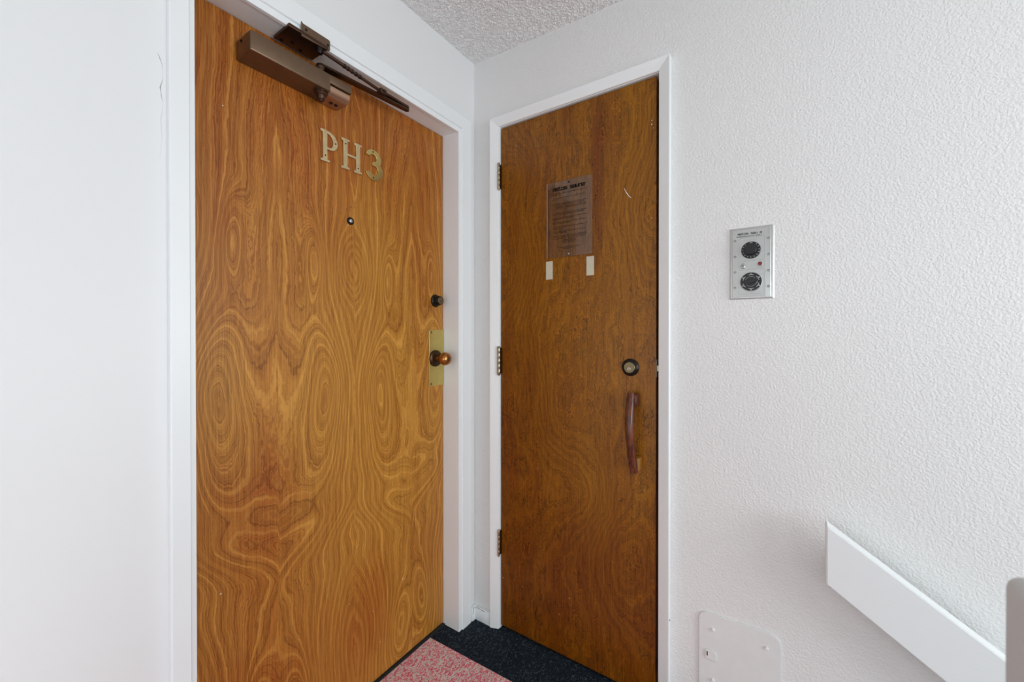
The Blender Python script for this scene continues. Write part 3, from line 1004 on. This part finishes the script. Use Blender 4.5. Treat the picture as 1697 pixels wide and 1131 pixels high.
# curved wooden pull
pts, rad = [], []
for k in range(17):
    f = k / 16
    z = 1.0120 - 0.2540 * f
    bow = math.sin(PI * min(1, max(0, f)) ** 0.95)
    pts.append((0.6560 + 0.010 * f - 0.002 * bow, YD - 0.030 - 0.028 * bow, z))
    rad.append(0.0128 + 0.0014 * math.sin(PI * f) + 0.001 * math.sin(7 * f))
pull = obj('pull_handle', sweep(pts, rad, 20, 1.0, (1, 0, 0)), 'handle_wood', d2, 60)
for zc in (0.990, 0.783):
    bm = B((0.6535 + (0.008 if zc < 0.9 else 0), YD - 0.034, zc - 0.021), (0.6755 + (0.008 if zc < 0.9 else 0), YD, zc + 0.021), 0.004, 2)
    obj('handle_block', bm, 'block_wood' if zc < 0.9 else 'handle_wood', pull)
for z, y in ((0.977, YD - 0.0530), (0.792, YD - 0.0535)):
    obj('screw_hole', lathe([(0.0042, -0.006), (0.0042, 0.0006), (0.003, 0.0006), (0.0025, -0.002), (0, -0.002)], (0.6530 + (0.006 if z < 0.9 else 0), y, z), (0.25, -1, 0), 16), 'dark_gap', pull)
# butt hinges on the left edge
for zc, big in ((1.845, 0), (1.097, 1), (0.354, 0)):
    r = 0.0075 if big else 0.0052
    hh = 0.054 if big else 0.050
    hx, hy = B0 + 0.0015, YB - 0.0095
    bm = bmesh.new()
    n = 5
    for k in range(n):
        a = -hh + 2 * hh * k / n
        b = -hh + 2 * hh * (k + 1) / n
        lathe([(r * 0.90, a), (r, a + 0.0012), (r, b - 0.0012), (r * 0.90, b)], (hx, hy, zc), (0, 0, 1), 20, bm)
    hg = obj('hinge', bm, 'hinge_steel', d2)
    obj('pin_tip', lathe([(r * 0.8, 0), (r * 0.95, 0.0015), (r * 0.8, 0.0045), (0, 0.0055)], (hx, hy, zc + hh), (0, 0, 1), 18), 'hinge_steel', hg)
    obj('pin_tip', lathe([(r * 0.8, 0), (r * 0.95, 0.0015), (r * 0.6, 0.0055), (0, 0.0065)], (hx, hy, zc - hh), (0, 0, -1), 18), 'hinge_steel', hg)
    obj('leaf', B((hx - 0.001, hy, zc - hh + 0.002), (hx + 0.004 + 0.004 * big, YD + 0.0006, zc + hh - 0.002)), 'antique_brass', hg, None)
# strike on the latch edge
obj('latch_plate', B((0.7262, YD + 0.0035, cz_ - 0.029), (0.7285, YD + 0.026, cz_ + 0.029), 0.0008, 1), 'hinge_steel', d2)
obj('latch_bolt', B((0.7285, YD + 0.0060, cz_ - 0.010), (0.7345, YD + 0.020, cz_ + 0.010), 0.001, 1), 'hinge_steel', d2)
# chips and scratches on the doors
obj('scratch', sweep([(0.6214, YD - 0.0003, 1.7000), (0.6300, YD - 0.0003, 1.6820), (0.6385, YD - 0.0003, 1.6690), (0.6455, YD - 0.0003, 1.6625)], [0.0006, 0.0012, 0.0011, 0.0006], 6, 0.4, (0, 1, 0)), 'chip_white', d2)
for x, z, r in ((0.7125, 1.902, 0.0016), (0.7120, 1.889, 0.0022), (0.7175, 1.876, 0.0010), (0.7120, 1.585, 0.0012), (0.186, 1.955, 0.0012), (0.124, 0.210, 0.0018), (0.215, 0.205, 0.0014), (0.420, 0.235, 0.0014), (0.380, 0.160, 0.0013), (0.128, 0.262, 0.0012)):
    obj('paint_chip', lathe([(r, -0.0002), (r * 0.8, 0.0004), (0, 0.0005)], (x, YD, z), (0, -1, 0), 8), 'chip_white', d2)
for y, z, r in ((-0.872, 1.780, 0.0016), (-0.690, 1.925, 0.0008), (-0.565, 1.885, 0.0010), (-0.880, 0.560, 0.0020), (-0.520, 0.330, 0.0012), (-0.300, 0.300, 0.0016), (-0.430, 0.255, 0.0014), (-0.400, 0.130, 0.0012)):
    obj('paint_chip', lathe([(r, -0.0002), (r * 0.8, 0.0004), (0, 0.0005)], (XD, y, z), (1, 0, 0), 8), 'chip_white', d1)
obj('scratch', sweep([(XD + 0.0003, -0.5185, 1.6185), (XD + 0.0003, -0.5120, 1.6200), (XD + 0.0003, -0.5085, 1.6215)], [0.0004, 0.0008, 0.0005], 6), 'dark_gap', d1)

# ------------------------------------------------------------------ stroke lettering
GL = {'m': [[(0, 0), (0, 1), (1, 1), (1, 0)], [(.5, 1), (.5, 0)]], 'e': [[(0, .5), (1, .5), (1, 1), (0, 1), (0, 0), (1, 0)]],
      't': [[(.25, 1.35), (.25, 0), (.9, 0)], [(0, 1), (.8, 1)]], 'o': [[(0, 0), (0, 1), (1, 1), (1, 0), (0, 0)]],
      's': [[(1, 1), (0, 1), (0, .5), (1, .5), (1, 0), (0, 0)]], 'a': [[(0, 1), (1, 1), (1, 0), (0, 0), (0, .5), (1, .5)]],
      'u': [[(0, 1), (0, 0), (1, 0), (1, 1)]], 'n': [[(0, 0), (0, 1), (1, 1), (1, 0)]]}


def quads_mesh(quads, M4, name):
    bm = bmesh.new()
    for q in quads:
        bm.faces.new([bm.verts.new(M4 @ Vector((x, y, 0))) for x, y in q])
    me = bpy.data.meshes.new(name)
    bm.to_mesh(me)
    bm.free()
    return me


def stroke_text(s, x, y, adv, cw, ch, th, skip=()):
    q = []
    for i, c in enumerate(s):
        if c == ' ' or i in skip:
            continue
        ox = x + adv * i
        for pl_ in GL[c]:
            for (ax, ay), (bx, by) in zip(pl_, pl_[1:]):
                x0, x1 = sorted((ox + ax * cw, ox + bx * cw))
                y0, y1 = sorted((y + ay * ch, y + by * ch))
                q.append([(x0 - th, y0 - th), (x1 + th, y0 - th), (x1 + th, y1 + th), (x0 - th, y1 + th)])
    return q


def tick_line(x, y, length, hgt, rnd, q, gap=1.0):
    """one line of print too small to read: word-like rows of little strokes"""
    e = x + length
    while x < e - 0.002:
        wl = min(rnd.choice((2, 3, 4, 5, 6, 7, 9)) * hgt * 0.62, e - x)
        k = x
        while k < x + wl - 0.0002:
            cwid = hgt * 0.50
            hh = hgt * rnd.choice((0.8, 0.8, 0.8, 1.0, 1.1))
            th = hgt * 0.20
            q.append([(k, y), (k + th, y), (k + th, y + hh), (k, y + hh)])
            yy = y + rnd.choice((0.0, 0.35, 0.62)) * hgt
            q.append([(k, yy), (k + cwid, yy), (k + cwid, yy + hgt * 0.26), (k, yy + hgt * 0.26)])
            k += hgt * 0.62
        x += wl + hgt * 0.55 * gap
    return q


# ------------------------------------------------------------------ acrylic notice on the sauna door
rnd = random.Random(3)
sx0, sx1, sz0, sz1 = 0.3295, 0.5089, 1.4910, 1.7715
sg = thing('acrylic_notice', 'clear acrylic notice with black print on the sauna door', 'notice', ((sx0 + sx1) / 2, YD, sz0))
yS = YD - 0.0022
sheet = obj('acrylic_sheet', B((sx0, yS - 0.0032, sz0), (sx1, yS, sz1), 0.0003, 1), 'acrylic', sg, None)
obj('polished_edge', B((sx0 - 0.0014, yS - 0.0032, sz0), (sx0, yS, sz1)), 'acrylic_edge', sg, None)
yP = yS - 0.0034
link('notice_heading', quads_mesh(stroke_text('metos sauna', 0.3545, 1.7385, 0.01165, 0.0090, 0.0088, 0.0013), MATB(0, 0, yP), 'notice_heading'), 'black_ink', sg)
q = []
rows = [(295, 1), (306, .12), (335, 1), (347, .12), (385, 1), (397, .95), (413, 1), (425, 1), (439, .1), (468, 1), (480, .93), (510, 1), (521, .65), (548, 1), (558, .55), (590, 1), (604, .35), (630, 1), (642, .45), (668, 1), (680, 1), (693, .98)]
for y, f in rows:
    tick_line(0.3535, sz1 - (y - 185) / 667 * 0.2805, 0.1335 * f, 0.0031, rnd, q)
for y, f in ((708, .40), (719, .44), (731, .36), (771, .66), (783, .36)):
    tick_line(0.4195 - 0.0667 * f, sz1 - (y - 185) / 667 * 0.2805, 0.1335 * f, 0.0031, rnd, q)
link('notice_print', quads_mesh(q, MATB(0, 0, yP), 'notice_print'), 'black_ink', sg)
obj('screw', lathe([(0.0032, 0), (0.0032, 0.001), (0.0018, 0.002), (0, 0.0018)], (0.4185, yS - 0.0032, sz1 - 0.0095), (0, -1, 0), 16), 'dark_steel', sg)
obj('screw', lathe([(0.0030, 0), (0.0030, 0.001), (0.0018, 0.0022), (0, 0.002)], (0.4190, yS - 0.0032, sz0 + 0.0090), (0, -1, 0), 16), 'steel', sg)
# two leftover foam tape strips
for x0, x1, z0, z1, lab in ((0.3217, 0.3500, 1.4120, 1.4800, 'cream foam tape strip below the left corner of the acrylic notice'),
                            (0.4860, 0.5140, 1.4150, 1.4830, 'cream foam tape strip below the right corner of the acrylic notice')):
    o = obj('tape_strip', B((x0, YD - 0.0016, z0), (x1, YD - 0.0001, z1), 0.0004, 1), 'foam_tape')
    tag(o, lab, 'tape', 'tape strips under the notice')

# ------------------------------------------------------------------ stainless sauna control panel
px0, px1, pz0, pz1 = 0.9373, 1.0470, 1.3085, 1.5142
cp = thing('control_panel', 'stainless steel sauna control panel with two black dials on the textured wall', 'control panel', ((px0 + px1) / 2, YB, pz0))
bm = bmesh.new()
rim = 0.0055
dp = 0.0060
outer = [(px0, pz0), (px1, pz0), (px1, pz1), (px0, pz1)]
inner = [(px0 + rim, pz0 + rim * 0.8), (px1 - rim * 1.3, pz0 + rim * 0.8), (px1 - rim * 1.3, pz1 - rim * 0.8), (px0 + rim, pz1 - rim * 0.8)]
vo_ = [bm.verts.new((x, YB - 0.0008, z)) for x, z in outer]
vw_ = [bm.verts.new((x, YB + 0.001, z)) for x, z in outer]
vi_ = [bm.verts.new((x, YB - dp, z)) for x, z in inner]
for i in range(4):
    j = (i + 1) % 4
    bm.faces.new((vo_[i], vo_[j], vi_[j], vi_[i]))
    bm.faces.new((vw_[i], vw_[j], vo_[j], vo_[i]))
bm.faces.new(vi_)
bm.faces.new(vw_[::-1])
bmesh.ops.recalc_face_normals(bm, faces=bm.faces)
bmesh.ops.bevel(bm, geom=[e for e in bm.edges if all(abs(v.co.y - (YB - dp)) < 1e-5 for v in e.verts)], offset=0.0016, segments=3, affect='EDGES')
obj('steel_plate', bm, 'steel', cp)
YF = YB - dp
fx0, fx1, fz0, fz1 = 0.9445, 1.0275, pz0 + 0.0065, pz1 - 0.0065
face = link('face_plate', flatshape([rrect(fx0, fz0, fx1, fz1, 0.0015, 3)], 0.0010, 0.0003, MATB(0, 0, YF)), 'steel_face', cp, 30)
YF2 = YF - 0.0010
C2 = (1.061, -1.306, 1.215)


def wallpt(u, v):
    return (u, v)


dials = [(0.9912, 1.4470, 0.0240), (0.9915, 1.3572, 0.0268)]
d_ = obj('dial', lathe([(0.0240, 0), (0.0240, 0.0030), (0.0225, 0.0042), (0.0158, 0.0044)], (dials[0][0], YF2, dials[0][1]), (0, -1, 0), 48), 'black_plastic', cp)
bm = lathe([(0.0158, 0.004), (0.0150, 0.0165), (0.0135, 0.0180), (0, 0.0180)], (dials[0][0], YF2, dials[0][1]), (0, -1, 0), 10)
obj('dial_grip', bm, 'black_plastic', d_, 25)
q = []
for k in range(13):
    a = math.radians(90 - 40 - k * 23.3)
    r0, r1, hw = 0.0188, 0.0216, 0.0005
    ca, sa = math.cos(a), math.sin(a)
    u, v = dials[0][0], dials[0][1]
    q.append([(u + r0 * ca - hw * sa, v + r0 * sa + hw * ca), (u + r0 * ca + hw * sa, v + r0 * sa - hw * ca), (u + r1 * ca + hw * sa, v + r1 * sa - hw * ca), (u + r1 * ca - hw * sa, v + r1 * sa + hw * ca)])
link('dial_ticks', quads_mesh(q, MATB(0, 0, YF2 - 0.0046), 'dial_ticks'), 'white_ink', d_)
link('dial_lettering', text_mesh('OFF', 0.0042, MATB(dials[0][0] + 0.0005, dials[0][1] + 0.0205, YF2 - 0.0047)), 'white_ink', d_)
# lower dial: wide black ring with light numerals, thin light ring and a pointer grip
u, v, R = dials[1]
d_ = obj('dial', lathe([(R + 0.0009, 0), (R + 0.0009, 0.0012), (R, 0.0016), (R, 0.0022)], (u, YF2, v), (0, -1, 0), 48), 'steel', cp)
obj('dial_face', lathe([(R - 0.0004, 0.0018), (R - 0.0006, 0.0028), (0.010, 0.0030)], (u, YF2, v), (0, -1, 0), 48), 'black_plastic', d_)


def ringmesh(r0, r1, a0, a1, n=40):
    qs = []
    for k in range(n):
        a, b = math.radians(a0 + (a1 - a0) * k / n), math.radians(a0 + (a1 - a0) * (k + 1) / n)
        qs.append([(u + r0 * math.cos(a), v + r0 * math.sin(a)), (u + r1 * math.cos(a), v + r1 * math.sin(a)), (u + r1 * math.cos(b), v + r1 * math.sin(b)), (u + r0 * math.cos(b), v + r0 * math.sin(b))])
    return qs


q = []
for a0 in range(0, 360, 60):
    q += ringmesh(0.0192, 0.0203, a0 + 12, a0 + 48, 8)
for k in range(6):
    a = math.radians(90 - 60 * k)
    for s_ in ((-0.0014, 0.0) if k else (0.0,)):
        uu, vv = u + 0.0228 * math.cos(a) + s_ * 0.9 + (0.0007 if k else 0), v + 0.0228 * math.sin(a)
        q.append([(uu - 0.0005, vv - 0.0018), (uu + 0.0006, vv - 0.0018), (uu + 0.0006, vv + 0.0018), (uu - 0.0005, vv + 0.0018)])
        q.append([(uu - 0.0005, vv - 0.0018), (uu + 0.0011, vv - 0.0018), (uu + 0.0011, vv - 0.0011), (uu - 0.0005, vv - 0.0011)])
link('dial_ticks', quads_mesh(q, MATB(0, 0, YF2 - 0.0032), 'dial_ticks'), 'white_ink', d_)
obj('dial_grip', lathe([(0.0160, 0.0028), (0.0160, 0.0070), (0.0148, 0.0080), (0, 0.0080)], (u, YF2, v), (0, -1, 0), 40), 'black_plastic', d_)
q = ringmesh(0.0134, 0.0145, 40, 160, 20) + ringmesh(0.0134, 0.0145, 210, 350, 20)
link('dial_ring', quads_mesh(q, MATB(0, 0, YF2 - 0.0083), 'dial_ring'), 'faint_ink', d_)
ga = math.radians(18)
gm = MATB(u, v, YF2 - 0.0078) @ Matrix.Rotation(ga, 4, 'Z')
link('pointer', flatshape([[(-0.0150, -0.0050), (0.0060, -0.0055), (0.0190, -0.0010), (0.0190, 0.0010), (0.0060, 0.0055), (-0.0150, 0.0050)]], 0.0105, 0.0012, gm), 'black_plastic', d_, 30)
# toggle switch and red pilot lamp
sw = obj('toggle_switch', lathe([(0.0068, 0), (0.0068, 0.0016), (0.0054, 0.0022), (0.0042, 0.0034), (0.0030, 0.0034)], (0.9715, YF2, 1.4015), (0, -1, 0), 6), 'steel', cp)
obj('toggle_lever', sweep([(0.9715, YF2 - 0.002, 1.4015), (0.9718, YF2 - 0.009, 1.4045), (0.9720, YF2 - 0.014, 1.4070)], [0.0022, 0.0028, 0.0036], 14), 'steel', sw, 60)
pl_ = obj('pilot_lamp', lathe([(0.0068, 0), (0.0068, 0.0020), (0.0058, 0.0026), (0.0054, 0.0026)], (1.0135, YF2, 1.4063), (0, -1, 0), 24), 'steel', cp)
obj('lamp_jewel', lathe([(0.0054, 0.0020), (0.0052, 0.0046), (0.0036, 0.0064), (0, 0.0070)], (1.0135, YF2, 1.4063), (0, -1, 0), 20), 'red_jewel', pl_)
# rivets, four down each side
for x in (0.9515, 1.0335):
    for z in (1.4770, 1.4315, 1.3865, 1.3420):
        obj('rivet', lathe([(0.0036, 0), (0.0036, 0.0012), (0.0030, 0.0022), (0.0014, 0.0024), (0.0010, 0.0018), (0, 0.0018)], (x, YF2 if x < 1.03 else YF, z), (0, -1, 0), 16), 'rivet_steel', cp)
# print
q = stroke_text('metos sauna', 0.9585, 1.4930, 0.00545, 0.0040, 0.0040, 0.00055, skip=(9,))
link('panel_heading', quads_mesh(q, MATB(0, 0, YF2 - 0.0002), 'panel_heading'), 'black_ink', cp)
link('panel_lettering', text_mesh('TEMPERATURE CONTROL MODEL L', 0.0046, MATB(0.9860, 1.4875, YF2 - 0.0003), sx=0.86), 'black_ink', cp)
q = []
tick_line(0.9720, 1.4755, 0.034, 0.0016, rnd, q)
tick_line(0.9650, 1.3225, 0.052, 0.0016, rnd, q)
tick_line(0.9780, 1.3275, 0.026, 0.0012, rnd, q)
tick_line(1.0065, 1.3960, 0.013, 0.0012, rnd, q)
link('small_print', quads_mesh(q, MATB(0, 0, YF2 - 0.0002), 'small_print'), 'faint_ink', cp)['kind'] = 'stuff'


def outline(x0, z0, x1, z1, r, w_):
    o_, i_ = rrect(x0, z0, x1, z1, r), rrect(x0 + w_, z0 + w_, x1 - w_, z1 - w_, r - w_)
    n = len(o_)
    return [[o_[k], o_[(k + 1) % n], i_[(k + 1) % n], i_[k]] for k in range(n)]


q = outline(0.9610, 1.4185, 1.0235, 1.4835, 0.005, 0.0004) + outline(0.9610, 1.3935, 1.0235, 1.4165, 0.004, 0.0004) + outline(0.9610, 1.3190, 1.0235, 1.3915, 0.004, 0.0004)
link('panel_lines', quads_mesh(q, MATB(0, 0, YF2 - 0.0002), 'panel_lines'), 'faint_ink', cp)

# ------------------------------------------------------------------ painted access cover low on the wall
ax0, ax1, az0, az1 = 0.8577, 1.0651, 0.060, 0.3690
ac = thing('access_cover', 'white painted access cover with rounded corners low on the textured wall', 'access cover', ((ax0 + ax1) / 2, YB, az0))
link('cover_plate', flatshape([rrect(ax0, az0, ax1, az1, 0.024, 10)], 0.0055, 0.0010, MATB(0, 0, YB)), 'panel_paint', ac, 30)
ys = YB - 0.0055
for x, z in ((0.8958, 0.3226), (1.0314, 0.3261), (0.8958, 0.1709), (1.0314, 0.105)):
    obj('screw', lathe([(0.0052, -0.0005), (0.0052, 0.0022), (0.0040, 0.0046), (0.0016, 0.0052), (0.0010, 0.0040), (0, 0.0040)], (x, ys, z), (0, -1, 0), 18), 'screw_paint', ac)
la = link('latch', flatshape([[(0.8760, 0.2330), (0.8800, 0.2310), (0.9030, 0.2305), (0.9060, 0.2345), (0.9060, 0.2510), (0.9020, 0.2590), (0.8800, 0.2590), (0.8760, 0.2570)]], 0.0034, 0.0007, MATB(0, 0, ys)), 'screw_paint', ac, 30)
obj('latch_slot', B((0.8795, ys - 0.0040, 0.2410), (0.8825, ys - 0.0030, 0.2535)), 'dark_gap', la, None)

# ------------------------------------------------------------------ sloping handrail board on brackets
hr = thing('handrail', 'sloping white painted handrail board along the textured wall', 'handrail', (1.16, YB, 0.60))
yf, yk = -0.045, -0.006
sl = -0.690
L = 1.9
x0 = 1.1580
bm = bmesh.new()
prof4 = [(x0, 0.5869), (x0, 0.7335), (x0 + L, 0.7335 + sl * L), (x0 + L, 0.5869 + sl * L)]
f_ = [bm.verts.new((x, yf, z)) for x, z in prof4]
k_ = [bm.verts.new((x, yk, z)) for x, z in prof4]
bm.faces.new(f_)
bm.faces.new(k_[::-1])
for i in range(4):
    j = (i + 1) % 4
    bm.faces.new((f_[i], k_[i], k_[j], f_[j]))
bmesh.ops.recalc_face_normals(bm, faces=bm.faces)
bmesh.ops.bevel(bm, geom=list(bm.edges), offset=0.0022, segments=2, affect='EDGES')
obj('rail_board', bm, 'rail', hr)
for xb in (1.42, 2.2, 2.9):
    zb_ = 0.6690 + sl * (xb - x0)
    obj('rail_bracket', B((xb, yk - 0.002, zb_ - 0.03), (xb + 0.04, YB, zb_ + 0.03), 0.003, 2), 'rail', hr)
